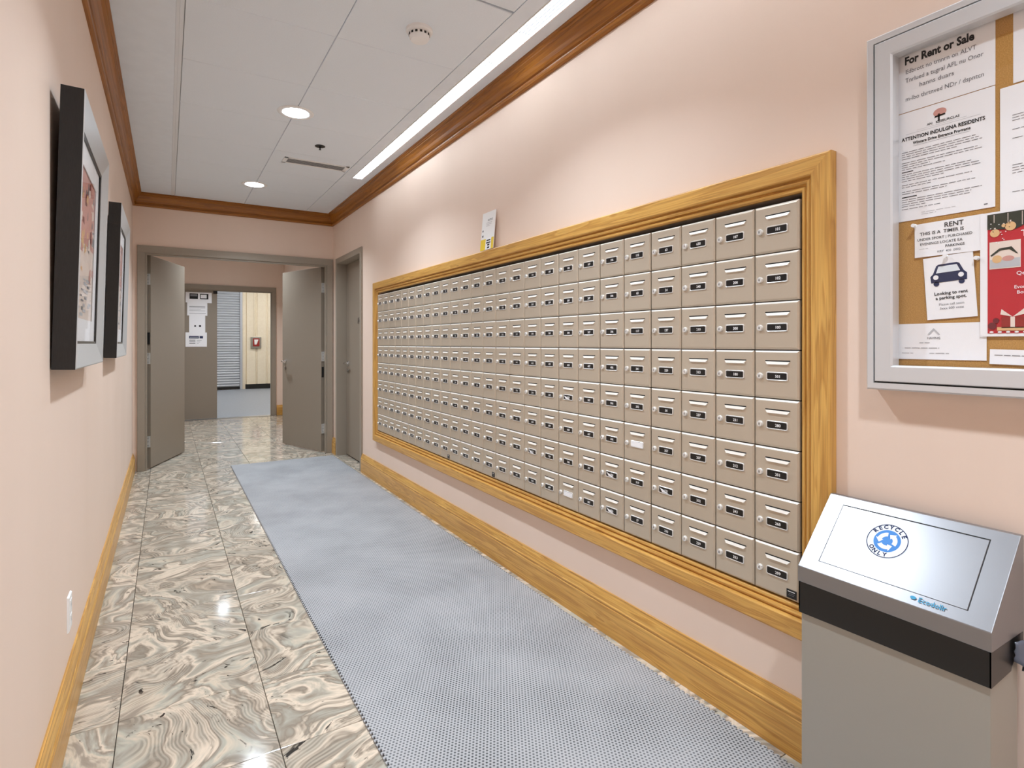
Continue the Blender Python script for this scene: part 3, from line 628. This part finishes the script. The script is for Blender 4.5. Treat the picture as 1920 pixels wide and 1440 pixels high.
for s_, a, b in (('Edbrott no tmnrn on ALVT', 0.074, 0.812), ('Tnrlued a tugral AFL nu Onor', 0.074, 0.790), ('hanns duars', 0.105, 0.769), ('m-lbo thrtnved NDr / dspntcn', 0.074, 0.742)): p.text(F, s_, a, b, 0.0155, M['grey'], 0.004, sx=0.86 if a < 0.1 else 1.0)
p.build('printing', t)
t, p, F, G = sheet(0.044, 0.434, 0.259, 0.712, 'dense letterhead notice with small pink tree emblem and two bold lines', off=0.0072, curl=0.0005)
p.disc(F, 0.150, 0.689, 0.014, M['pink'], 18, 0.010); p.rect(F, 0.146, 0.668, 0.150, 0.686, M['ink']); p.flat(F, [(0.138, 0.678), (0.162, 0.680), (0.160, 0.684), (0.140, 0.682)], [(0, 1, 2, 3)], M['ink'])
p.text(F, 'AN   KESBURCLAS', 0.122, 0.664, 0.0085, M['ink'], 0.01); p.rect(F, 0.075, 0.6555, 0.232, 0.6562, M['lgrey']); p.rect(F, 0.100, 0.6600, 0.205, 0.6606, M['lgrey'])
p.text(F, 'ATTENTION INDULGNA RESIDENTS', 0.153, 0.640, 0.0125, M['ink'], 0.03, 'CENTER', sx=0.86); p.text(F, 'Wincare Drive Entrance Programs', 0.152, 0.627, 0.0100, M['ink'], 0.03, 'CENTER', sx=0.86); p.rect(F, 0.092, 0.6225, 0.212, 0.6231, M['grey'])
for b, n_ in ((0.610, 4), (0.583, 3), (0.566, 1), (0.553, 4), (0.526, 2), (0.509, 2), (0.488, 4), (0.464, 1)): lines(p, F, 0.066, 0.236, b, n_, 0.0056, M['grey'], rnd, 0.0014)
p.rect(F, 0.066, 0.559, 0.092, 0.561, M['ink']); p.rect(F, 0.066, 0.494, 0.100, 0.4965, M['ink']); lines(p, F, 0.110, 0.185, 0.450, 2, 0.005, M['lgrey'], rnd)
p.rect(F, 0.238, 0.442, 0.245, 0.445, M['grey']); p.build('printing', t)
t, p, F, G = sheet(0.291, 0.704, 0.505, 0.895, 'white sheet pinned above the plain typed letter', curl=0.0005)
lines(p, F, 0.315, 0.47, 0.86, 8, 0.012, M['grey'], rnd); p.build('printing', t)
t, p, F, G = sheet(0.268, 0.421, 0.484, 0.700, 'plain typed white letter with short grey paragraphs above the red poster', off=0.0078, curl=0.0005)
p.text(F, 'Notice', 0.375, 0.655, 0.010, M['grey'], 0, 'CENTER')
for b, n_ in ((0.632, 3), (0.600, 1), (0.580, 1), (0.520, 4), (0.46, 1)): lines(p, F, 0.290, 0.460, b, n_, 0.006, M['grey'], rnd, 0.0013)
p.build('printing', t)
t, p, F, G = sheet(0.096, 0.337, 0.238, 0.421, 'handwritten RENT note pinned above the car notice', off=0.0096, curl=0.0005, rot=R(0.5), cat='paper')
p.text(F, 'RENT', 0.160, 0.404, 0.016, M['ink'], 0.012); p.text(F, 'THIS IS A  TIMER IS', 0.108, 0.391, 0.0112, M['ink'], 0.010)
p.text(F, 'UNDER SPORT | PURCHASED', 0.102, 0.378, 0.0088, M['ink'], 0.006); p.text(F, 'EVENINGS LOCATE EA', 0.108, 0.366, 0.0088, M['ink'], 0.006)
p.text(F, 'PARKINGS', 0.162, 0.355, 0.0085, M['ink'], 0.012); lines(p, F, 0.106, 0.15, 0.357, 1, 0.01, M['lgrey'], rnd); p.text(F, 'KRY  400  0002', 0.145, 0.344, 0.0075, M['grey'], 0.004); p.build('writing', t)
t, p, F, G = sheet(0.119, 0.181, 0.222, 0.335, 'tilted white notice with navy car picture', off=0.0085, curl=0.0005, rot=R(3.5))
cx_, cz_ = 0.170, 0.285
p.flat(F, [(cx_-0.037, cz_-0.014), (cx_+0.037, cz_-0.014), (cx_+0.038, cz_+0.002), (cx_+0.032, cz_+0.008), (cx_+0.024, cz_+0.027), (cx_+0.019, cz_+0.030), (cx_-0.019, cz_+0.030), (cx_-0.024, cz_+0.027), (cx_-0.032, cz_+0.008), (cx_-0.038, cz_+0.002)], [tuple(range(10))], M['navy'])
F1 = f2(G, 0.0022); p.flat(F1, [(cx_-0.025, cz_+0.009), (cx_+0.025, cz_+0.009), (cx_+0.019, cz_+0.025), (cx_-0.019, cz_+0.025)], [(0, 1, 2, 3)], M['pale'])
for s_ in (-1, 1): p.disc(F1, cx_+s_*0.026, cz_-0.001, 0.0058, M['paper'], 16); p.disc(F, cx_+s_*0.026, cz_-0.017, 0.0062, M['navy'], 14)
p.text(F, 'Looking to rent', 0.172, 0.240, 0.0108, M['ink'], 0.02, 'CENTER'); p.text(F, 'a parking spot.', 0.172, 0.229, 0.0108, M['ink'], 0.02, 'CENTER')
p.text(F, 'Please call soon', 0.172, 0.214, 0.0082, M['grey'], 0, 'CENTER'); p.text(F, '3xxx 000 xxxx', 0.172, 0.204, 0.0082, M['grey'], 0.004, 'CENTER'); p.build('printing', t)
t, p, F, G = sheet(0.046, 0.080, 0.243, 0.170, 'wide white sheet with small grey roof mark below the car notice', off=0.0075, curl=0.0005)
for s_ in (-1, 1): p.flat(F, [(0.137, 0.158), (0.137+s_*0.014, 0.142), (0.137+s_*0.010, 0.141), (0.137, 0.152)], [(0, 1, 2, 3)], M['lgrey'])
p.text(F, 'HAVING', 0.137, 0.131, 0.0075, M['grey'], 0.02, 'CENTER'); lines(p, F, 0.106, 0.168, 0.121, 1, 0.01, M['grey'], rnd); lines(p, F, 0.073, 0.21, 0.108, 1, 0.01, M['grey'], rnd)
lines(p, F, 0.066, 0.11, 0.095, 1, 0.01, M['grey'], rnd); lines(p, F, 0.128, 0.225, 0.095, 1, 0.01, M['grey'], rnd); p.build('printing', t)
t, p, F, G = sheet(0.232, 0.136, 0.448, 0.421, 'red festive poster with ornaments, photos and a gift', 'festive_poster', off=0.0112, curl=0.0, cat='poster')
A0, A1, B0, B1 = 0.246, 0.434, 0.143, 0.416; L1, L2, L3 = f2(G, 0.0018), f2(G, 0.0021), f2(G, 0.0024)
p.rect(F, A0, B0, A1, B1, M['red'])
p.flat(L1, [(A0, B1-0.034), (A0+0.05, B1-0.040), (A0+0.10, B1-0.018), (A1, B1-0.036), (A1, B1), (A0, B1)], [tuple(range(6))], M['dgreen'])
for k in range(7): a = A0+0.012+0.025*k; p.rect(L2, a, B1-0.02-0.006*(k % 3), a+0.0012, B1-0.002, M['cream'])
for a, b, r in ((0.260, 0.372, 0.009), (0.288, 0.384, 0.010), (0.276, 0.387, 0.004), (0.33, 0.38, 0.009), (0.36, 0.386, 0.006), (0.40, 0.378, 0.010)): p.disc(L2, a, b, r, M['gold'], 16); p.rect(L2, a-0.0015, b+r*0.9, a+0.0015, b+r*1.35, M['cream'])
for k in range(30): p.disc(L2, rnd.uniform(A0+0.004, A1-0.004), rnd.uniform(0.345, 0.40), 0.0012, M['paper'], 6)
p.text(L2, 'Tonguet', 0.340, 0.358, 0.020, M['paper'], 0.01, 'CENTER')
for k in range(3):
    a = A0+0.004+0.062*k; p.rect(L1, a, 0.290, a+0.056, 0.352, M['cream']); p.rect(L2, a+0.001, 0.292, a+0.055, 0.312, M['lgrey'])
    p.flat(L3, [(a+0.002, 0.322), (a+0.018, 0.336), (a+0.040, 0.338), (a+0.052, 0.320), (a+0.048, 0.322), (a+0.036, 0.332), (a+0.020, 0.331), (a+0.004, 0.319)], [tuple(range(8))], M['dgreen'])
    p.disc(L3, a+0.014, 0.312, 0.009, M['gold'], 14); p.disc(L3, a+0.034, 0.312, 0.011, M['pink'], 14, 0.006)
for s_, b, sz_ in (('Qevor is vaill the', 0.273, 0.012), ('print | Oster', 0.258, 0.011), ('Evonnest Tlnnstt tme', 0.243, 0.0105), ('Bonpp  Thannst ws', 0.231, 0.0105), ('onpm conn', 0.220, 0.007)): p.text(L2, s_, 0.340, b, sz_, M['paper'], 0.008, 'CENTER')
p.rect(L2, 0.272, 0.155, 0.312, 0.180, M['redp']); p.rect(L2, 0.264, 0.149, 0.330, 0.157, M['gold']); p.rect(L3, 0.288, 0.157, 0.296, 0.180, M['cream'])
for s_ in (-1, 1): p.flat(L3, [(0.292, 0.180), (0.292+s_*0.020, 0.198), (0.292+s_*0.022, 0.186)], [(0, 1, 2)], M['cream'])
for a, b, r in ((0.255, 0.160, 0.008), (0.262, 0.172, 0.006), (0.350, 0.160, 0.012), (0.385, 0.168, 0.010)): p.disc(L2, a, b, r, M['maroon'], 14)
for k in range(12): p.disc(L3, A0+0.008+0.015*k, B0+0.003, 0.004, M['paper'], 10, 0.002)
p.build('printing', t)
t, p, F, G = sheet(0.249, 0.070, 0.470, 0.104, 'narrow white paper strip under the red poster', off=0.0085, curl=0.0005, rot=R(-1.5))
lines(p, F, 0.258, 0.45, 0.090, 1, 0.01, M['grey'], rnd, 0.0016); p.build('printing', t)
for a, b, o_, lab in ((0.099, 0.417, 0.0155, 'white push pin at the corner of the handwritten RENT note'), (0.166, 0.331, 0.0135, 'white push pin above the navy car picture'), (0.226, 0.320, 0.0075, 'white push pin in the bare cork beside the red poster')):
    c = B3(a, b, o_-0.0005)
    tag(MB().lathe(c, (-1, 0, 0), [(0.0012, 0), (0.0050, 0.0006), (0.0050, 0.002), (0.0032, 0.003), (0.0030, 0.009), (0.0046, 0.010), (0.0046, 0.012)], M['white'], 14).build('push_pin', smooth=True), lab, 'push pin', 'push pins in the notice board')

# ================================================================== RECYCLING BIN
BY0, BY1, XF, XB = 0.473, 0.884, 1.430, 1.600
t = thing('recycling_bin', 'slim brushed steel recycling bin with sloped lid and black liner band', 'bin', ((XF+XB)/2, (BY0+BY1)/2, 0))
def yprism(pts, y0, y1, m): return MB().loft([[(x, y1, z) for x, z in pts], [(x, y0, z) for x, z in pts]], m)
yprism([(XF+0.004, 0.0075), (XF+0.004, 0.60), (XB-0.024, 0.60), (XB-0.024, 0.0075)], BY0+0.004, BY1-0.004, M['binb']).build('body', t, bevel=0.002)
lid = yprism([(XF-0.003, 0.622), (XF-0.003, 0.662), (XB-0.018, 0.832), (XB-0.002, 0.832), (XB, 0.622)], BY0, BY1+0.002, M['lid']).build('lid', t, bevel=0.0015)
sx_, sz_ = (XB-0.018)-(XF-0.003), 0.832-0.662; sl = math.hypot(sx_, sz_); ux, uz = sx_/sl, sz_/sl; nx_, nz_ = -uz, ux
def LIDF(a, b, h=0.0): return (XF-0.003+ux*b+nx_*h, BY1+0.002-a, 0.662+uz*b+nz_*h)     # a along the bin, b up the slope
f0, f1, g0, g1 = 0.046, BY1-BY0-0.046, 0.030, sl-0.028
q = MB().loft([[LIDF(a, b, -0.001) for a, b in ((f0-0.002, g0-0.001), (f1+0.002, g0-0.001), (f1+0.002, g1+0.0035), (f0-0.002, g1+0.0035))], [LIDF(a, b, 0.0004) for a, b in ((f0-0.0018, g0), (f1+0.0012, g0), (f1+0.0012, g1+0.003), (f0-0.0018, g1+0.003))]], M['dark']); q.build('flap_gap', lid)
q = MB().loft([[LIDF(a, b, 0.0002) for a, b in ((f0, g0), (f1, g0), (f1, g1), (f0, g1))], [LIDF(a, b, 0.0016) for a, b in ((f0+0.0008, g0+0.0008), (f1-0.0008, g0+0.0008), (f1-0.0008, g1-0.0008), (f0+0.0008, g1-0.0008))]], M['lid']); flap = q.build('flap', lid)
K = lambda h: (lambda a, b: LIDF(a, b, h)); ca, cb, cr = 0.176, sl*0.585, 0.047
q = MB().disc(K(0.0019), ca, cb, cr, M['pale'], 48); q.ring(K(0.0021), ca, cb, cr-0.0034, cr-0.0012, M['navy'], 48); q.disc(K(0.0021), ca, cb, 0.030, M['blue'], 40)
for k in range(3):
    a0 = R(90+120*k)
    q.ring(K(0.0023), ca, cb, 0.0125, 0.0225, M['paper'], 10, a0+R(8), a0+R(80))
    e = a0+R(80); pts = [(ca+r*math.cos(e), cb+r*math.sin(e)) for r in (0.009, 0.027)]+[(ca+0.018*math.cos(e+R(34)), cb+0.018*math.sin(e+R(34)))]
    q.flat(K(0.0024), pts, [(0, 1, 2)], M['paper'])
for txt, start, step, top in (('RECYCLE', 148, -19, True), ('ONLY', 222, 19, False)):
    for i, ch in enumerate(txt):
        an = R(start+step*i); r = 0.0335 if top else 0.0415; rot = an-R(90) if top else an+R(90)
        q.text(K(0.0023), ch, ca+r*math.cos(an), cb+r*math.sin(an), 0.0140, M['navy'], 0.045, 'CENTER', rot)
q.build('recycle_sticker', lid)
q = MB().disc(K(0.0022), f1-0.098, g0-0.012, 0.006, M['teal'], 14, 0.004); q.text(K(0.0022), 'Ecodollr', f1-0.088, g0-0.018, 0.016, M['teal'], 0.015); q.build('maker_print', lid)
# black liner band folded over the body, with a cut corner and a scrap of bag
zb0, zb1 = 0.545, 0.624
q = MB()
q.loft([[(XF-0.0025, BY1-0.001, zb0-0.004), (XF-0.0025, BY1-0.001, zb1), (XF+0.003, BY1-0.001, zb1), (XF+0.003, BY1-0.001, zb0-0.004)], [(XF-0.0025, BY0+0.001, zb0+0.004), (XF-0.0025, BY0+0.001, zb1), (XF+0.003, BY0+0.001, zb1), (XF+0.003, BY0+0.001, zb0+0.004)]], M['liner'])
e0, e1 = BY0+0.001, BY0+0.0038
for ye in (BY0+0.0006, BY1-0.0036):
    P = [(XF-0.0025, zb0+0.004), (XF+0.100, zb0+0.010), (XF+0.104, zb0+0.018), (XF+0.122, zb0+0.032), (XB-0.002, zb0+0.055), (XB-0.002, zb1), (XF-0.0025, zb1)]
    q.loft([[(x, ye+0.003, z) for x, z in P], [(x, ye, z) for x, z in P]], M['liner'])
q.build('liner_band', t)
q = MB(); nu, nv = 7, 6; vs = []; rb = random.Random(4)
for j in range(nv+1):
    for i in range(nu+1):
        u, v = i/nu, j/nv; vs.append((XF+0.105+0.058*u*(1-0.25*v), BY0-0.002-0.016*math.sin(math.pi*u)*(0.4+0.6*v)-rb.uniform(0, 0.003), zb0+0.072-0.075*v*(0.55+0.45*u)+rb.uniform(-0.001, 0.001)))
k = nu+1; fs = [(j*k+i, j*k+i+1, (j+1)*k+i+1, (j+1)*k+i) for j in range(nv) for i in range(nu)]; q.add(vs, fs, M['bag'])
o_ = q.build('bag_scrap', t, smooth=True); md = o_.modifiers.new('solid', 'SOLIDIFY'); md.thickness = 0.0012

# ================================================================== CARD ON THE SURROUND
cy0 = 2.985; C3 = lambda a, b, h=0.0: (XR-0.030+0.020*(b/0.225)-h, cy0-a, 1.799+b)
t = thing('instruction_card', 'white and yellow instruction card standing on top of the oak surround', 'card', (XR-0.02, cy0-0.078, 1.799))
MB().sheet(C3, 0, 0, 0.156, 0.225, 0.003, M['white'], 1, 1).build('card', t)
q = MB(); K1, K2 = f2(C3, 0.0034), f2(C3, 0.0038)
q.rect(K1, 0, 0, 0.156, 0.066, M['yellow']); q.rect(K2, 0.062, 0, 0.128, 0.070, M['paper'])
for a0, b0, a1, b1 in ((0.072, 0.050, 0.118, 0.058), (0.070, 0.036, 0.120, 0.044), (0.085, 0.022, 0.112, 0.032), (0.085, 0.006, 0.112, 0.016)): q.rect(f2(C3, 0.0041), a0, b0, a1, b1, M['ink'])
q.text(K2, 'NOTICE', 0.070, 0.170, 0.016, M['grey'], 0.01); lines(q, K2, 0.055, 0.13, 0.158, 3, 0.009, M['lgrey'], rnd, 0.003); q.rect(K2, 0.012, 0.112, 0.026, 0.122, M['grey']); q.rect(K2, 0.012, 0.080, 0.030, 0.092, M['grey'])
q.build('printing', t)

# ================================================================== NOTICES ON THE SECOND DOOR
def door_notice(x0, x1, z0, z1, label, fn_, off):
    E3 = facing_end_wall(x0, YV+0.015, z0)
    t = thing('door_notice', label, 'paper', E3((x1-x0)/2, 0, off), 'notices taped to the far door leaf')
    MB().sheet(lambda a, b, h=0.0: E3(a, b, h+off), 0, 0, x1-x0, z1-z0, 0.0015, M['paper'], 1, 1).build('sheet', t)
    q = MB(); fn_(q, f2(E3, off+0.0022), x1-x0, z1-z0, f2(E3, off+0.003)); q.build('printing', t)
def n1(q, F, W, H, F1):
    for a in (0.055, 0.205): q.rect(F, a, 0.06, a+0.12, 0.15, M['ink'])
    q.rect(F1, 0.065, 0.105, 0.165, 0.14, M['grey']); q.rect(F1, 0.215, 0.075, 0.30, 0.135, M['paper'])
def n2(q, F, W, H, F1):
    q.rect(F, 0.03, 0.14, W-0.03, 0.15, M['grey'])
    for k in range(3): q.rect(F, 0.03, 0.12-0.022*k, W-0.03-0.06*(k % 2), 0.126-0.022*k, M['lgrey'])
    q.rect(F, 0.03, 0.03, W-0.02, 0.04, M['lgrey'])
def n3(q, F, W, H, F1): q.disc(F, 0.085, 0.11, 0.014, M['ink'], 12); q.disc(F, 0.155, 0.11, 0.017, M['ink'], 12)
def n4(q, F, W, H, F1):
    q.rect(F, 0.05, 0.135, 0.19, 0.175, M['navy']); q.rect(F, 0.2, 0.135, 0.25, 0.175, M['navy']); q.rect(F1, 0.06, 0.15, 0.18, 0.158, M['lgrey'])
    for k in range(3): q.rect(F, 0.055, 0.10-0.026*k, 0.14, 0.112-0.026*k, M['grey']); q.rect(F, 0.16, 0.10-0.026*k, 0.23-0.02*k, 0.108-0.026*k, M['lgrey'])
door_notice(0.258, 0.632, 1.915, 2.085, 'white notice with two dark pictures, topmost on the far door', n1, 0.004)
door_notice(0.280, 0.568, 1.705, 1.920, 'white notice with pale grey lines on the far door', n2, 0.002)
door_notice(0.308, 0.538, 1.425, 1.712, 'white notice with two black dots on the far door', n3, 0.0005)
door_notice(0.256, 0.562, 1.197, 1.430, 'white notice with blue heading, lowest on the far door', n4, 0.0025)

# ================================================================== STORAGE ROOM SHUTTER AND ALARM
t = thing('door_5', 'grey roll-up slatted shutter at the back of the storage room', 'shutter', (0.45, YS, 0), kind='structure')
sm = MB(); prof = [(0.0, 0.0), (-0.012, 0.012), (-0.020, 0.030), (-0.020, 0.042), (-0.010, 0.060), (0.0, 0.066), (0.006, 0.066), (0.006, 0.0)]
sm.loft([[(-1.25, y, z) for y, z in prof], [(1.25, y, z) for y, z in prof]], M['slat']); slat_me = sm.mesh('slat')
for k in range(42): shared('slat', slat_me, t, (0.0, -0.008, 0.07+0.068*k))
MB().box(-0.80, 1.70, YS-0.04, YS-0.004, 0.012, 0.068, M['dark']).build('bottom_bar', t)
MB().box(1.702, 1.76, YS-0.07, YS, 0, 3.0, M['slat']).build('guide_rail', t); MB().box(1.765, 1.835, YS-0.045, YS, 0, 3.0, M['creamw']).build('guide_cover', t)
t = thing('fire_alarm_station', 'steel boxed red fire alarm pull station on the cream wall', 'fire alarm', (2.10, YS-0.03, 1.12))
MB().box(1.97, 2.235, YS-0.085, YS-0.0305, 1.12, 1.43, M['steel']).build('back_box', t, bevel=0.004)
MB().box(2.02, 2.185, YS-0.11, YS-0.0855, 1.17, 1.39, M['redp']).build('red_housing', t, bevel=0.004)
MB().loft([[(2.05, YS-0.114, 1.36), (2.16, YS-0.114, 1.36), (2.11, YS-0.114, 1.22), (2.06, YS-0.114, 1.22)], [(2.05, YS-0.1105, 1.36), (2.16, YS-0.1105, 1.36), (2.11, YS-0.1105, 1.22), (2.06, YS-0.1105, 1.22)]], M['white']).build('pull_lever', t)
MB().tube([(2.06, YS-0.045, 1.43), (2.06, YS-0.045, 2.9)], 0.011, M['creamw']).build('conduit', t)
